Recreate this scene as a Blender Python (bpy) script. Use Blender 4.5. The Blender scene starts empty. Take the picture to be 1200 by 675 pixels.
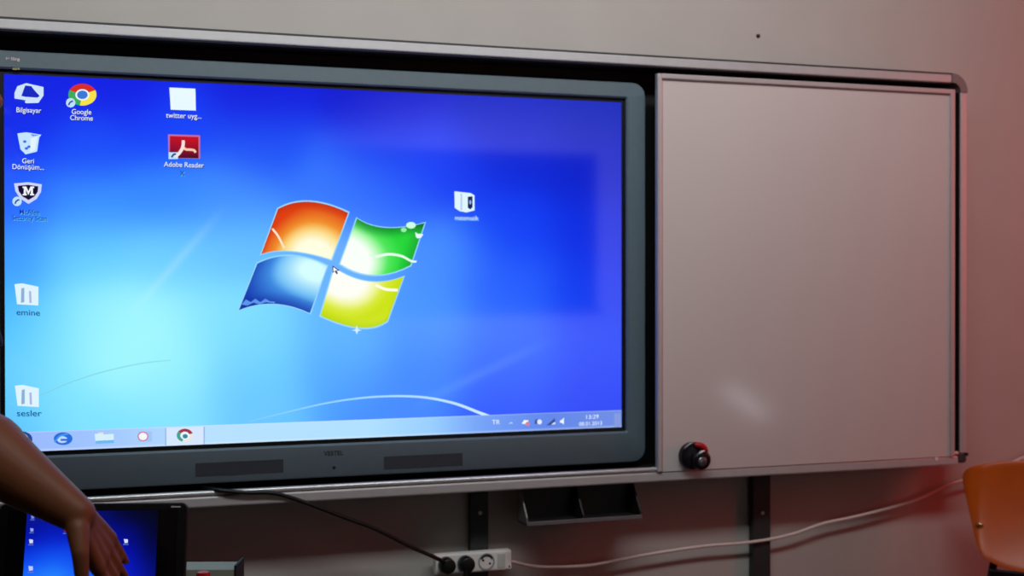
import bpy, bmesh, math, random
from mathutils import Vector, Matrix
from mathutils.geometry import tessellate_polygon
random.seed(4)
S = bpy.context.scene
COL = S.collection
PI = math.pi

# ------------------------------------------------------------------ camera
F_PX, YAW, PIT, ROL = 1539.8, .3324, -.00742, -.00118
CAM = Vector((.1124, -3.087, 1.4016))
cy_, sy_ = math.cos(YAW), math.sin(YAW)
FW = Vector((sy_*math.cos(PIT), cy_*math.cos(PIT), math.sin(PIT)))
_R = Vector((cy_, -sy_, 0)); _U = _R.cross(FW)
RT = math.cos(ROL)*_R + math.sin(ROL)*_U
UP = -math.sin(ROL)*_R + math.cos(ROL)*_U
cam = bpy.data.objects.new('camera', bpy.data.cameras.new('camera')); COL.objects.link(cam)
cam.data.sensor_width = 36; cam.data.lens = F_PX/1200*36; cam.data.clip_start = .05
M = Matrix((RT, UP, -FW)).transposed().to_4x4(); M.translation = CAM
cam.matrix_world = M
S.camera = cam
cam.data.dof.use_dof = True; cam.data.dof.focus_distance = 2.55; cam.data.dof.aperture_fstop = 3.4

def ray(px, py): return FW + RT*((px-600)/F_PX) + UP*((337.5-py)/F_PX)
def at(px, py, Y):
    """point of the plane y = Y (parallel to the board wall) seen at a photograph pixel"""
    d = ray(px, py); return CAM + d*((Y-CAM.y)/d.y)
def dep(px, py, Z): return CAM + ray(px, py)*Z

# ------------------------------------------------------------------ helpers
def lin(c):
    c = c/255; return c/12.92 if c <= .04045 else ((c+.055)/1.055)**2.4
def L3(rgb): return tuple(lin(c) for c in rgb)

def mat(name, rgb, rough=.5, metal=0., vary=.06, scale=30., bump=0., spec=.5, coat=0.):
    m = bpy.data.materials.new(name); m.use_nodes = True
    nt = m.node_tree; b = nt.nodes['Principled BSDF']
    b.inputs['Roughness'].default_value = rough; b.inputs['Metallic'].default_value = metal
    b.inputs['Specular IOR Level'].default_value = spec; b.inputs['Coat Weight'].default_value = coat
    tc = nt.nodes.new('ShaderNodeTexCoord'); n = nt.nodes.new('ShaderNodeTexNoise')
    n.inputs['Scale'].default_value = scale; n.inputs['Detail'].default_value = 4
    nt.links.new(tc.outputs['Object'], n.inputs['Vector'])
    r = nt.nodes.new('ShaderNodeValToRGB'); c = L3(rgb)
    r.color_ramp.elements[0].position = .3; r.color_ramp.elements[1].position = .7
    r.color_ramp.elements[0].color = (*[x*(1-vary) for x in c], 1)
    r.color_ramp.elements[1].color = (*[min(1, x*(1+vary)) for x in c], 1)
    nt.links.new(n.outputs['Fac'], r.inputs['Fac']); nt.links.new(r.outputs['Color'], b.inputs['Base Color'])
    if bump:
        bp = nt.nodes.new('ShaderNodeBump'); bp.inputs['Strength'].default_value = bump; bp.inputs['Distance'].default_value = .002
        nt.links.new(n.outputs['Fac'], bp.inputs['Height']); nt.links.new(bp.outputs['Normal'], b.inputs['Normal'])
    return m

def screen_mat(name, strength, rough, spec):
    m = bpy.data.materials.new(name); m.use_nodes = True
    nt = m.node_tree; b = nt.nodes['Principled BSDF']
    b.inputs['Base Color'].default_value = (.004, .004, .005, 1)
    b.inputs['Roughness'].default_value = rough; b.inputs['Specular IOR Level'].default_value = spec
    a = nt.nodes.new('ShaderNodeVertexColor'); a.layer_name = 'Col'
    nt.links.new(a.outputs['Color'], b.inputs['Emission Color']); b.inputs['Emission Strength'].default_value = strength
    return m

def obj(name, bm, m, parent=None, smooth=False, bevel=0., bseg=2):
    me = bpy.data.meshes.new(name)
    bmesh.ops.recalc_face_normals(bm, faces=bm.faces)
    if bevel:
        es = [e for e in bm.edges if len(e.link_faces) == 2 and e.calc_face_angle(0) > .6]
        bmesh.ops.bevel(bm, geom=es, offset=bevel, segments=bseg, profile=.5, affect='EDGES', clamp_overlap=True)
    bm.to_mesh(me); bm.free()
    me.materials.append(m)
    if smooth:
        for p in me.polygons: p.use_smooth = True
        if smooth == 'auto': me.set_sharp_from_angle(angle=.6)
    o = bpy.data.objects.new(name, me); COL.objects.link(o)
    if parent: o.parent = parent
    return o

def thing(name, label, cat, loc=(0, 0, 0), rot=(0, 0, 0), group=None):
    o = bpy.data.objects.new(name, None); COL.objects.link(o)
    o.location = loc; o.rotation_euler = rot; o['label'] = label; o['category'] = cat
    o.empty_display_size = .05
    if group: o['group'] = group
    return o
def tag(o, label, cat, group=None):
    o['label'] = label; o['category'] = cat
    if group: o['group'] = group
    return o
def structure(o, label, cat):
    o['kind'] = 'structure'; o['label'] = label; o['category'] = cat; return o

def box(bm, x0, x1, y0, y1, z0, z1):
    v = [bm.verts.new((x, y, z)) for x in (x0, x1) for y in (y0, y1) for z in (z0, z1)]
    for f in ((0, 1, 3, 2), (4, 6, 7, 5), (0, 4, 5, 1), (2, 3, 7, 6), (0, 2, 6, 4), (1, 5, 7, 3)):
        bm.faces.new([v[i] for i in f])
def boxm(*a):
    bm = bmesh.new(); box(bm, *a); return bm

def prism(bm, pts, ext):
    """closed outline pts (3D) pushed along the vector ext"""
    ext = Vector(ext)
    a = [bm.verts.new(Vector(p)) for p in pts]; b = [bm.verts.new(Vector(p)+ext) for p in pts]
    n = len(pts); bm.faces.new(a); bm.faces.new(b[::-1])
    for i in range(n): bm.faces.new((a[i], b[i], b[(i+1) % n], a[(i+1) % n]))

def loft(bm, loops, cap=True, closed=False):
    vs = [[bm.verts.new(p) for p in lp] for lp in loops]
    n = len(loops[0])
    rng = range(len(vs)) if closed else range(len(vs)-1)
    for i in rng:
        a, b = vs[i], vs[(i+1) % len(vs)]
        for k in range(n): bm.faces.new((a[k], a[(k+1) % n], b[(k+1) % n], b[k]))
    if cap and not closed: bm.faces.new(vs[0][::-1]); bm.faces.new(vs[-1])

def tube(bm, pts, rad, seg=10, cap=True):
    pts = [Vector(p) for p in pts]; rads = rad if isinstance(rad, (list, tuple)) else [rad]*len(pts)
    loops = []; nrm = None
    for i, p in enumerate(pts):
        t = (pts[min(i+1, len(pts)-1)]-pts[max(i-1, 0)]).normalized()
        if nrm is None:
            nrm = t.orthogonal().normalized()
        else:
            nrm = (nrm - t*nrm.dot(t)).normalized()
        b = t.cross(nrm)
        loops.append([p + (nrm*math.cos(2*PI*k/seg)+b*math.sin(2*PI*k/seg))*rads[i] for k in range(seg)])
    loft(bm, loops, cap)

def spline(pts, n=10):
    """Catmull-Rom through pts"""
    P = [Vector(p) for p in pts]; P = [2*P[0]-P[1]]+P+[2*P[-1]-P[-2]]; out = []
    for i in range(1, len(P)-2):
        for k in range(n):
            t = k/n; a, b, c, d = P[i-1:i+3]
            out.append(.5*((2*b)+(c-a)*t+(2*a-5*b+4*c-d)*t*t+(3*b-a-3*c+d)*t**3))
    out.append(P[-2]); return out

def cyl(bm, p, q, r0, r1=None, seg=24):
    tube(bm, [p, q], [r0, r0 if r1 is None else r1], seg)

def sphere(bm, c, r, seg=16, rot=None):
    r = Vector(r) if not isinstance(r, (int, float)) else Vector((r, r, r))
    mx = Matrix.Translation(Vector(c)) @ (rot.to_4x4() if rot else Matrix()) @ Matrix.Diagonal((*r, 1))
    bmesh.ops.create_uvsphere(bm, u_segments=seg, v_segments=max(6, seg//2), radius=1, matrix=mx)

def capsule(bm, p, q, r0, r1, seg=16):
    p, q = Vector(p), Vector(q)
    cyl(bm, p, q, r0, r1, seg); sphere(bm, p, r0, seg); sphere(bm, q, r1, seg)

def rr(x0, x1, z0, z1, r, y, n=6):
    pts = []
    for cx, cz, a in ((x1-r, z1-r, 0), (x0+r, z1-r, PI/2), (x0+r, z0+r, PI), (x1-r, z0+r, 1.5*PI)):
        for k in range(n+1):
            t = a+PI/2*k/n; pts.append((cx+r*math.cos(t), y, cz+r*math.sin(t)))
    return pts

def remeshed(name, bm, m, parent, voxel, smooth=6):
    me = bpy.data.meshes.new(name); bm.to_mesh(me); bm.free()
    o = bpy.data.objects.new(name, me); COL.objects.link(o)
    md = o.modifiers.new('r', 'REMESH'); md.mode = 'VOXEL'; md.voxel_size = voxel
    if smooth:
        s = o.modifiers.new('s', 'SMOOTH'); s.iterations = smooth; s.factor = .5
    dg = bpy.context.evaluated_depsgraph_get(); dg.update()
    new = bpy.data.meshes.new_from_object(o.evaluated_get(dg))
    o.modifiers.clear(); o.data = new; bpy.data.meshes.remove(me)
    new.materials.clear(); new.materials.append(m)
    for p in new.polygons: p.use_smooth = True
    if parent: o.parent = parent
    return o

# ------------------------------------------------------------------ flat artwork for the lit screens
class Art:
    """polygons with a colour per corner, laid on a plane given by put(px, py, lift)"""
    def __init__(self, put, lift=0.): self.put = put; self.lift = lift; self.v = []; self.c = []; self.f = []
    def poly(self, pts, col, lift=0.):
        n = len(self.v)
        cols = col if isinstance(col, list) else [col]*len(pts)
        for p, c in zip(pts, cols):
            self.v.append(self.put(p[0], p[1], self.lift+lift)); self.c.append(L3(c))
        for t in tessellate_polygon([[Vector((p[0], p[1], 0)) for p in pts]]): self.f.append(tuple(n+i for i in t))
    def rect(self, x0, y0, x1, y1, col, lift=0.): self.poly([(x0, y0), (x1, y0), (x1, y1), (x0, y1)], col, lift)
    def ell(self, cx, cy, rx, ry, col, lift=0., a0=0., a1=2*PI, n=24):
        pts = [(cx+rx*math.cos(a0+(a1-a0)*k/n), cy-ry*math.sin(a0+(a1-a0)*k/n)) for k in range(n if a1-a0 > 6.28 else n+1)]
        if a1-a0 < 6.28: pts.append((cx, cy))
        self.poly(pts, col, lift)
    def grid(self, nu, nv, pos, colf, lift=0.):
        n = len(self.v)
        for j in range(nv+1):
            for i in range(nu+1):
                p = pos(i/nu, j/nv); self.v.append(self.put(p[0], p[1], self.lift+lift)); self.c.append(L3(colf(i/nu, j/nv, p)))
        for j in range(nv):
            for i in range(nu):
                a = n+j*(nu+1)+i; self.f.append((a, a+1, a+nu+2, a+nu+1))
    def stroke(self, pts, w, colf, lift=0.):
        """a ribbon; w and colf(t) along it"""
        P = [(p.x, p.y) for p in spline([(x, y, 0) for x, y in pts], 10)]
        N = len(P)-1
        def pos(u, v):
            i = min(N, round(u*N)); a, b = P[max(0, i-1)], P[min(N, i+1)]
            dx, dy = b[0]-a[0], b[1]-a[1]; l = math.hypot(dx, dy) or 1
            ww = w(u) if callable(w) else w
            return (P[i][0]-dy/l*ww*(v-.5), P[i][1]+dx/l*ww*(v-.5))
        self.grid(N, 1, pos, lambda u, v, p: colf(u) if callable(colf) else colf, lift)
    def text(self, s, cx, cy, h, col, squeeze=1., slope=0., lift=0.):
        for li, line in enumerate(s.split('\n')):
            cu = bpy.data.curves.new('t', 'FONT'); cu.body = line; cu.align_x = 'CENTER'; cu.size = 1.; cu.offset = .004
            o = bpy.data.objects.new('t', cu); COL.objects.link(o)
            dg = bpy.context.evaluated_depsgraph_get(); dg.update()
            me = o.evaluated_get(dg).to_mesh(); n = len(self.v)
            for v in me.vertices:
                x = v.co.x*h*1.35*squeeze; y = cy+li*h*1.15-(v.co.y-.35)*h*1.35
                self.v.append(self.put(cx+x, y+slope*x, self.lift+lift)); self.c.append(L3(col))
            for p in me.polygons: self.f.append(tuple(n+i for i in p.vertices))
            o.evaluated_get(dg).to_mesh_clear(); bpy.data.objects.remove(o); bpy.data.curves.remove(cu)
    def build(self, name, m, parent):
        me = bpy.data.meshes.new(name); me.from_pydata([tuple(v) for v in self.v], [], self.f)
        a = me.color_attributes.new('Col', 'FLOAT_COLOR', 'POINT')
        for i, c in enumerate(self.c): a.data[i].color = (*c, 1)
        me.materials.append(m)
        o = bpy.data.objects.new(name, me); COL.objects.link(o); o.parent = parent
        return o

# ------------------------------------------------------------------ materials
m_wall = mat('wall paint', (188, 185, 180), .75, vary=.03, scale=6, bump=.05)
m_wall2 = mat('rear wall paint', (205, 200, 195), .8, vary=.03, scale=4)
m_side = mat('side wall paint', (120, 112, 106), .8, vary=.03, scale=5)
m_floor = mat('floor vinyl', (66, 58, 52), .5, vary=.1, scale=5)
m_ceil = mat('ceiling paint', (150, 147, 143), .8, vary=.02)
m_alu = mat('anodised aluminium', (204, 204, 206), .38, .35, vary=.03, scale=40)
m_alu_lip = mat('polished aluminium lip', (225, 225, 225), .25, .5, vary=.02)
m_recess = mat('black board backing', (12, 12, 13), .7, vary=.1)
m_bezel = mat('slate grey plastic', (100, 118, 128), .42, vary=.03, scale=60)
m_grille = mat('dark speaker mesh', (52, 58, 68), .6, vary=.15, scale=300)
m_black = mat('black plastic', (10, 10, 11), .35, vary=.1)
m_ink = mat('dark print', (14, 18, 24), .5)
m_label = mat('pale print', (205, 195, 200), .5)
m_label2 = mat('yellow print', (170, 165, 110), .5)
m_white = mat('white enamel board', (216, 208, 206), .11, vary=.012, scale=3, spec=.5)
m_trim = mat('board edge aluminium', (205, 198, 198), .35, .3, vary=.02)
m_steel = mat('dark grey painted steel', (46, 48, 50), .5, vary=.08)
m_tray = mat('charcoal plastic tray', (30, 28, 34), .5, vary=.08)
m_traylip = mat('grey tray lip', (120, 118, 120), .4, .3)
m_ps = mat('white abs plastic', (244, 244, 240), .35, vary=.02)
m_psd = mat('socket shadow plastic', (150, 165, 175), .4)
m_hole = mat('socket hole', (18, 20, 20), .6)
m_rubber = mat('black rubber cable', (9, 9, 10), .45)
m_cord = mat('white pvc cord', (226, 218, 212), .45, vary=.03)
m_ply = mat('orange lacquered plywood', (228, 98, 20), .36, vary=.08, scale=12, coat=.3, spec=.25)
m_ply.node_tree.nodes['Principled BSDF'].inputs['Coat Roughness'].default_value = .2
m_tube = mat('dark violet steel tube', (34, 26, 40), .35, .5)
m_screw = mat('brass screw', (225, 180, 120), .25, .9)
m_lapt = mat('black laptop plastic', (12, 12, 15), .4, vary=.08)
m_glass = mat('black laptop panel', (6, 7, 12), .25)
m_key = mat('black keys', (18, 18, 20), .5)
m_desk = mat('beech desk top', (120, 86, 56), .5, vary=.12, scale=9)
m_skin = mat('skin', (140, 84, 52), .5, vary=.07, scale=25)
m_navy = mat('navy shirt cloth', (14, 17, 44), .85, vary=.1, scale=80, bump=.2)
m_trous = mat('dark trouser cloth', (22, 22, 26), .85, vary=.1, scale=80)
m_hair = mat('dark brown hair', (26, 16, 14), .5, vary=.25, scale=120, bump=.4)
m_shoe = mat('black shoe leather', (14, 13, 13), .35)
m_eye = mat('eye white', (225, 220, 215), .2)
m_iris = mat('dark iris', (40, 24, 16), .2)
m_lip = mat('lips', (140, 74, 64), .5)
m_chrome = mat('brushed lock steel', (150, 150, 155), .25, .85, vary=.05)
m_lockdark = mat('dark lock body', (34, 30, 38), .25, .3)
m_red = mat('red plastic', (190, 24, 34), .3, vary=.05)
m_box = mat('grey green card', (150, 156, 140), .7, vary=.05)
m_boxe = mat('dark binding', (20, 20, 20), .6)
m_hole2 = mat('nail head', (52, 42, 38), .5, .3)
m_noti = mat('dark green chalkboard', (14, 22, 18), .7, vary=.1)
m_scr = screen_mat('lit display panel', 1.0, .06, 1.)
m_lscr = screen_mat('lit laptop panel', 1.0, .3, .3)

# ------------------------------------------------------------------ room
RX0, RX1, RY0, RZ = -3.2, 4.4, -6.6, 3.05
def slab(name, b, m, label, cat):
    return structure(obj(name, boxm(*b), m), label, cat)
slab('wall_front', (RX0, RX1, 0, .15, 0, RZ), m_wall, 'plain painted wall carrying the board', 'wall')
slab('wall_back', (RX0, RX1, RY0-.15, RY0, 0, RZ), m_wall2, 'pale wall behind the viewer', 'wall')
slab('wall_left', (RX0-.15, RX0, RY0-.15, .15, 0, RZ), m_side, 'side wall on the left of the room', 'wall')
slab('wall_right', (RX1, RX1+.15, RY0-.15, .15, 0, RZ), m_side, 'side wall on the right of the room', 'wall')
slab('floor', (RX0-.15, RX1+.15, RY0-.15, .15, -.12, 0), m_floor, 'classroom floor', 'floor')
slab('ceiling', (RX0-.15, RX1+.15, RY0-.15, .15, RZ, RZ+.12), m_ceil, 'pale classroom ceiling', 'ceiling')

# ------------------------------------------------------------------ display board frame
YS, YF, YW = -.080, -.130, -.135        # screen glass, frame front, sliding panel front
SX0, SX1, SZ0, SZ1 = .004, 1.439, 1.03, 1.839
zt = at(500, 49, YF).z                   # top of the top rail
zb = at(740, 549, YF).z                  # lip of the bottom rail
zbb = at(740, 566.5, YF).z               # underside of the bottom rail
xr0, xr1 = at(1125.5, 320, YF).x, at(1133.5, 320, YF).x
XL = -.16
fr = thing('board_surround', 'long aluminium frame on the wall around the lit display and the white panel', 'board frame', (.9, 0, zbb))
def fp(name, bm, m, **k):
    o = obj(name, bm, m, fr, **k); o.location = (-.9, 0, -zbb); return o
fp('back_panel', boxm(XL+.005, xr1-.006, -.03, -.001, zbb+.01, zt-.01), m_recess)
TH = .026; RC = .05
# top rail: a box with a fine upper lip
bm = bmesh.new(); box(bm, XL+RC, xr1-RC, YF, -.001, zt-TH, zt-.004); fp('top_rail', bm, m_alu, bevel=.003)
bm = bmesh.new(); box(bm, XL+RC, xr1-RC, YF+.004, -.001, zt-.005, zt+.001); fp('top_seal', bm, m_steel)
# bottom rail: round lip, groove, face
bm = bmesh.new(); box(bm, XL+.03, xr0-.004, YF, -.001, zbb, zb-.0125); fp('bottom_rail', bm, m_alu, bevel=.004)
bm = bmesh.new(); tube(bm, [(XL+.03, YF+.004, zb-.0055), (xr0-.006, YF+.004, zb-.0055)], .0055, 14); fp('rail_lip', bm, m_alu_lip, smooth='auto')
fp('rail_groove', boxm(XL+.03, xr0-.006, YF+.006, -.001, zb-.0130, zb-.006), m_steel)
# right / left rails
bm = bmesh.new(); box(bm, xr0, xr1, YF, -.001, zbb+.03, zt-RC); fp('side_rail', bm, m_alu, bevel=.003)
bm = bmesh.new(); box(bm, XL, XL+.03, YF, -.001, zbb+.03, zt-RC); fp('side_rail', bm, m_alu, bevel=.003)
fp('recess_dark_strip', boxm(xr0-.003, xr0+.0005, YF+.004, -.028, zbb+.03, zt-RC), m_recess)  # black strips added over the rails' inner faces to darken the gap
fp('recess_dark_strip', boxm(XL+.03, xr0-.002, YF+.004, -.028, zt-TH-.003, zt-TH+.0005), m_recess)
def corner(cx, cz, a0, w0, w1):
    bm = bmesh.new(); loops = []
    for k in range(9):
        a = a0+PI/2*k/8; t = k/8; w = w0+(w1-w0)*t
        ro, ri = RC, RC-w
        c, s = math.cos(a), math.sin(a)
        loops.append([(cx+ri*c, YF-.002, cz+ri*s), (cx+ro*c, YF-.002, cz+ro*s), (cx+ro*c, -.001, cz+ro*s), (cx+ri*c, -.001, cz+ri*s)])
    loft(bm, loops); return bm
m_cap = mat('grey corner moulding', (128, 120, 118), .5, vary=.04)
fp('corner_cap', corner(xr1-RC, zt-RC, 0, xr1-xr0, TH), m_cap, smooth='auto')
fp('corner_cap', corner(XL+RC, zt-RC, PI/2, TH, .03), m_cap, smooth='auto')
for x0, x1 in ((xr0-.010, xr1), (XL, XL+.032)):
    o = fp('end_plug', boxm(x0, x1, YF-.002, -.001, zbb+.004, zbb+.036), mat('dark corner plug', (60, 62, 62), .5), bevel=.008, bseg=3)
bm = bmesh.new(); cyl(bm, (xr1-.004, YF-.001, zbb+.028), (xr1-.004, YF-.006, zbb+.028), .0045); fp('screw', bm, m_black)
bm = bmesh.new(); pp = at(1097, 537.5, YF); cyl(bm, (pp.x, YF+.001, pp.z), (pp.x, YF-.002, pp.z), .005); fp('screw', bm, m_ps)
for px, w in ((561.5, 21), (892, 20.5)):
    a, b = at(px-w/2, 620, -.02).x, at(px+w/2, 620, -.02).x
    bm = bmesh.new(); box(bm, a, b, -.024, -.001, 0.0, zbb+.004); o = fp('support_leg', bm, m_steel, bevel=.002)
    p = at(px+1, 601, -.024); bm = bmesh.new(); cyl(bm, (p.x, -.023, p.z), (p.x, -.028, p.z), .005, seg=6)
    b_ = obj('bolt', bm, m_alu, o)

# ------------------------------------------------------------------ interactive display
dp = thing('interactive_display', 'large lit computer display in a grey bezel showing a blue desktop', 'display', (.72, -.03, SZ0))
def dpart(name, bm, m, **k):
    o = obj(name, bm, m, dp, **k); o.location = (-.72, .03, -SZ0); return o
bx0, bx1 = -.075, at(755, 320, YS).x
bz0, bz1 = at(500, 553.5, YS).z, at(500, 84.5, YS).z
BW = .010
bm = bmesh.new()
loft(bm, [rr(bx0, bx1, bz0, bz1, .034, -.031), rr(bx0, bx1, bz0, bz1, .034, YS+.002),
          rr(bx0+.002, bx1-.002, bz0+.002, bz1-.002, .033, YS-.009), rr(bx0+.005, bx1-.005, bz0+.005, bz1-.004, .030, YS-.011),
          rr(SX0-BW-.004, SX1+BW+.004, SZ0-BW-.004, SZ1+BW+.004, .006, YS-.011), rr(SX0-BW, SX1+BW, SZ0-BW, SZ1+BW, .004, YS-.007),
          rr(SX0-BW, SX1+BW, SZ0-BW, SZ1+BW, .004, -.031)], closed=True)
dpart('bezel', bm, m_bezel, smooth='auto')
dpart('panel_border', boxm(SX0-BW, SX1+BW, -.06, YS+.0012, SZ0-BW, SZ1+BW), m_black)
dpart('housing', boxm(SX0-BW, SX1+BW, -.0595, -.031, SZ0-BW, SZ1+BW), m_black)
YB = YS-.0112
for x0, x1, ya, yb, sl in ((229, 332, 543, 559.5, -.02), (450, 542, 535, 551, -.05)):
    a, b = at(x0, (ya+yb)/2, YB), at(x1, (ya+yb)/2-.055*(x1-x0), YB)
    zc = (a.z+b.z)/2; bm = bmesh.new(); box(bm, a.x, b.x, YB-.0006, YB+.002, zc-.015, zc+.015)
    dpart('speaker_grille', bm, m_grille)
def ybez(px, py, l): p = at(px, py, YB); return Vector((p.x, YB-.0006-l, p.z))
def plain_text(s, cx, cy, h, m, name, sq=1., slope=0.):
    a = Art(ybez); a.text(s, cx, cy, h, (20, 20, 20), sq, slope)
    o = a.build(name, m, dp); o.location = (-.72, .03, -SZ0); return o
plain_text('VESTEL', 391, 531, 5.6, m_ink, 'maker_lettering', .95, -.05)
bm = bmesh.new(); p = at(391.5, 548, YB); cyl(bm, (p.x, YB+.001, p.z), (p.x, YB-.0015, p.z), .0035); dpart('power_button', bm, m_ink)
a = Art(ybez)                                        # small worn lettering top left, illegible
for x0, x1, y0, y1 in ((7, 8.5, 67, 70), (9.5, 11, 67.6, 69.2), (13, 14.5, 67, 71), (15.2, 17, 67.4, 71.2), (17.6, 19.4, 68, 71), (20.2, 23, 68.4, 72.2)): a.rect(x0, y0, x1, y1, (200, 190, 200))
o = a.build('badge_lettering', m_label, dp); o.location = (-.72, .03, -SZ0)
a = Art(ybez)
for x0, x1 in ((15, 17.5), (18, 20), (20.6, 23)): a.rect(x0, 79.4, x1, 82, (170, 165, 110))
o = a.build('badge_lettering', m_label2, dp); o.location = (-.72, .03, -SZ0)

# the lit picture -------------------------------------------------------------
CP = [(10,95,20,34,222),(60,100,15,32,228),(150,100,15,28,228),(300,110,15,28,220),(450,115,14,26,206),(600,125,10,34,198),(700,130,8,36,188),
(10,150,15,48,238),(100,170,25,78,250),(200,150,20,68,250),(300,170,30,82,248),(450,180,24,62,242),(600,180,6,38,215),(700,200,4,30,202),
(10,230,36,98,255),(100,240,58,145,255),(200,230,52,135,255),(270,230,68,145,255),(400,220,58,125,255),(450,230,48,108,255),(520,200,24,62,246),
(600,270,12,62,246),(700,270,4,42,224),
(10,300,62,155,255),(100,300,104,208,255),(200,300,114,210,255),(270,290,104,194,255),(400,300,110,180,255),(520,300,72,145,255),(600,330,38,95,255),(700,340,10,55,238),
(10,370,72,184,255),(60,390,124,224,255),(120,370,154,242,255),(180,380,168,251,255),(250,370,134,228,255),(300,400,122,217,255),(400,400,96,182,255),(500,380,74,150,255),(600,400,48,112,255),(700,400,22,72,248),
(10,440,92,198,255),(60,450,134,232,255),(130,420,168,251,255),(200,440,154,242,255),(300,450,112,207,255),(400,450,80,166,255),(500,440,58,134,255),(600,440,36,96,255),(700,450,22,66,248),
(10,495,92,194,255),(100,490,128,227,255),(200,490,132,227,255),(300,480,106,197,255),(450,480,68,136,255),(600,480,34,80,250),(700,480,22,60,244)]
def wall_col(px, py):
    W = r = g = b = 0.
    for x, y, cr, cg, cb in CP:
        d = (x-px)**2/(52.*52)+(y-py)**2/(42.*42)
        if d > 14: continue
        w = math.exp(-d); W += w; r += w*cr; g += w*cg; b += w*cb
    r, g, b = r/W, g/W, b/W
    # soft beam rising to the emblem
    t = ((px-150)*.66+(py-372)*-.75); s = (px-150)*.75+(py-372)*.66
    if 0 < t < 175:
        k = .16*math.exp(-(s/5.)**2)*math.sin(PI*t/175); r += (255-r)*k; g += (255-g)*k; b += (255-b)*k
    t2 = (px-480)*.9+(py-478)*-.43; s2 = (px-480)*.43+(py-478)*.9
    if 0 < t2 < 190:
        k = .10*math.exp(-(s2/6.)**2)*math.sin(PI*t2/190); r += (255-r)*k; g += (255-g)*k
    return (min(255, r), min(255, g), min(255, b))
def to_px(P):
    d = P-CAM; z = d.dot(FW); return 600+F_PX*d.dot(RT)/z, 337.5-F_PX*d.dot(UP)/z
def put_s(px, py, l): p = at(px, py, YS); return Vector((p.x, YS-l, p.z))
def put_uv(x, z, l): return Vector((x, YS-l, z))
a = Art(put_uv)
a.grid(200, 112, lambda u, v: (SX0+(SX1-SX0)*u, SZ0+(SZ1-SZ0)*v), lambda u, v, p: wall_col(*to_px(Vector((p[0], YS, p[1])))))
screen = a.build('screen', m_scr, dp); screen.location = (-.72, .03, -SZ0)
def sp(art, name): return art.build(name, m_scr, screen)
LI = .0006
# taskbar
TBV = SZ0+.0425
def tb_col(u, v, p):
    x = u
    ks = [(0, (150, 182, 252)), (.12, (160, 196, 255)), (.3, (184, 226, 255)), (.55, (176, 224, 255)), (.66, (150, 205, 255)), (.74, (112, 160, 246)), (.86, (88, 130, 232)), (1, (104, 136, 226))]
    for (a0, c0), (a1, c1) in zip(ks, ks[1:]):
        if a0 <= x <= a1:
            t = (x-a0)/(a1-a0); c = [c0[i]+(c1[i]-c0[i])*t for i in range(3)]; break
    k = .35 if v > .93 else (.3 if v < .1 else 0.)
    return tuple(q+(240-q)*k if i < 2 else q for i, q in enumerate(c))
a = Art(put_uv, LI)
a.grid(60, 14, lambda u, v: (SX0+(SX1-SX0)*u, SZ0+(TBV-SZ0)*v), tb_col); sp(a, 'taskbar')
# streaks
a = Art(put_s, LI*.5)
a.stroke([(292, 494), (340, 482), (390, 471), (440, 465), (490, 465), (530, 472), (560, 483), (573, 488)], lambda u: 1.2+2.6*u, lambda u: (130+80*u, 205+30*u, 255))
sp(a, 'wallpaper_streak')
a = Art(put_s, LI*.5)
a.stroke([(10, 474), (50, 462), (80, 449), (120, 436), (165, 426), (200, 422)], lambda u: 1.3, lambda u: (118+30*u, 205+20*u, 232)); sp(a, 'wallpaper_streak')

# emblem panes
def bez(p0, c, p1, t): return tuple((1-t)**2*p0[i]+2*t*(1-t)*c[i]+t*t*p1[i] for i in (0, 1))
def pane(TL, TM, TR, BR, BM, BL, colf, name):
    """TM/BM are points on the curved edges at mid length"""
    ct = tuple(2*TM[i]-.5*(TL[i]+TR[i]) for i in (0, 1)); cb = tuple(2*BM[i]-.5*(BL[i]+BR[i]) for i in (0, 1))
    def pos(u, v):
        p, q = bez(TL, ct, TR, u), bez(BL, cb, BR, u); return (p[0]+(q[0]-p[0])*v, p[1]+(q[1]-p[1])*v)
    a = Art(put_s, LI); a.grid(20, 16, pos, lambda u, v, p: colf(u, v)); 
    return a
def mix(c0, c1, t): t = max(0, min(1, t)); return tuple(x+(y-x)*t for x, y in zip(c0, c1))
def red(u, v):
    e = max(0, 1-math.hypot((u-.78)/.85, (v-.95)/.95)); c = mix((222, 62, 14), (250, 190, 60), e*1.7); c = mix(c, (255, 255, 225), (e-.38)*2.6)
    return mix(c, (190, 40, 10), max(0, .18-v)*3+max(0, .1-u)*2)
def grn(u, v):
    e = max(0, 1-math.hypot((u-.1)/.75, (v-.85)/1.0)); c = mix((36, 214, 56), (130, 250, 130), e*2.0); c = mix(c, (250, 255, 250), (e-.25)*3)
    return mix(c, (10, 110, 40), max(0, .22-v)*3.2+max(0, u-.82)*2.2)
def blu(u, v):
    e = max(0, 1-math.hypot((u-.85)/.95, (v-.2)/1.0)); c = mix((18, 60, 175), (80, 170, 245), e*1.9); c = mix(c, (215, 255, 255), (e-.38)*2.2)
    return mix(c, (20, 40, 150), max(0, v-.75)*1.8)
def yel(u, v):
    e = max(0, 1-math.hypot((u-.05)/.85, (v-.05)/.85)); c = mix((205, 228, 20), (240, 245, 130), e*2); c = mix(c, (255, 255, 248), (e-.2)*3)
    return mix(c, (150, 190, 10), max(0, v-.85)*2+max(0, u-.9)*2)
PANES = [((325.7,245),(363,236.5),(408,249.4),(388,304),(341,294),(306,298),red), ((418.4,256),(452,267),(497.5,261.3),(481,310.7),(438,322),(398.6,309),grn),
         ((301.5,309),(341,300),(383,312),(363,367),(321,356),(280,363.4),blu), ((391.8,314),(432,330),(473,324),(454,375.8),(422,384),(375.5,370),yel)]
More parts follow.
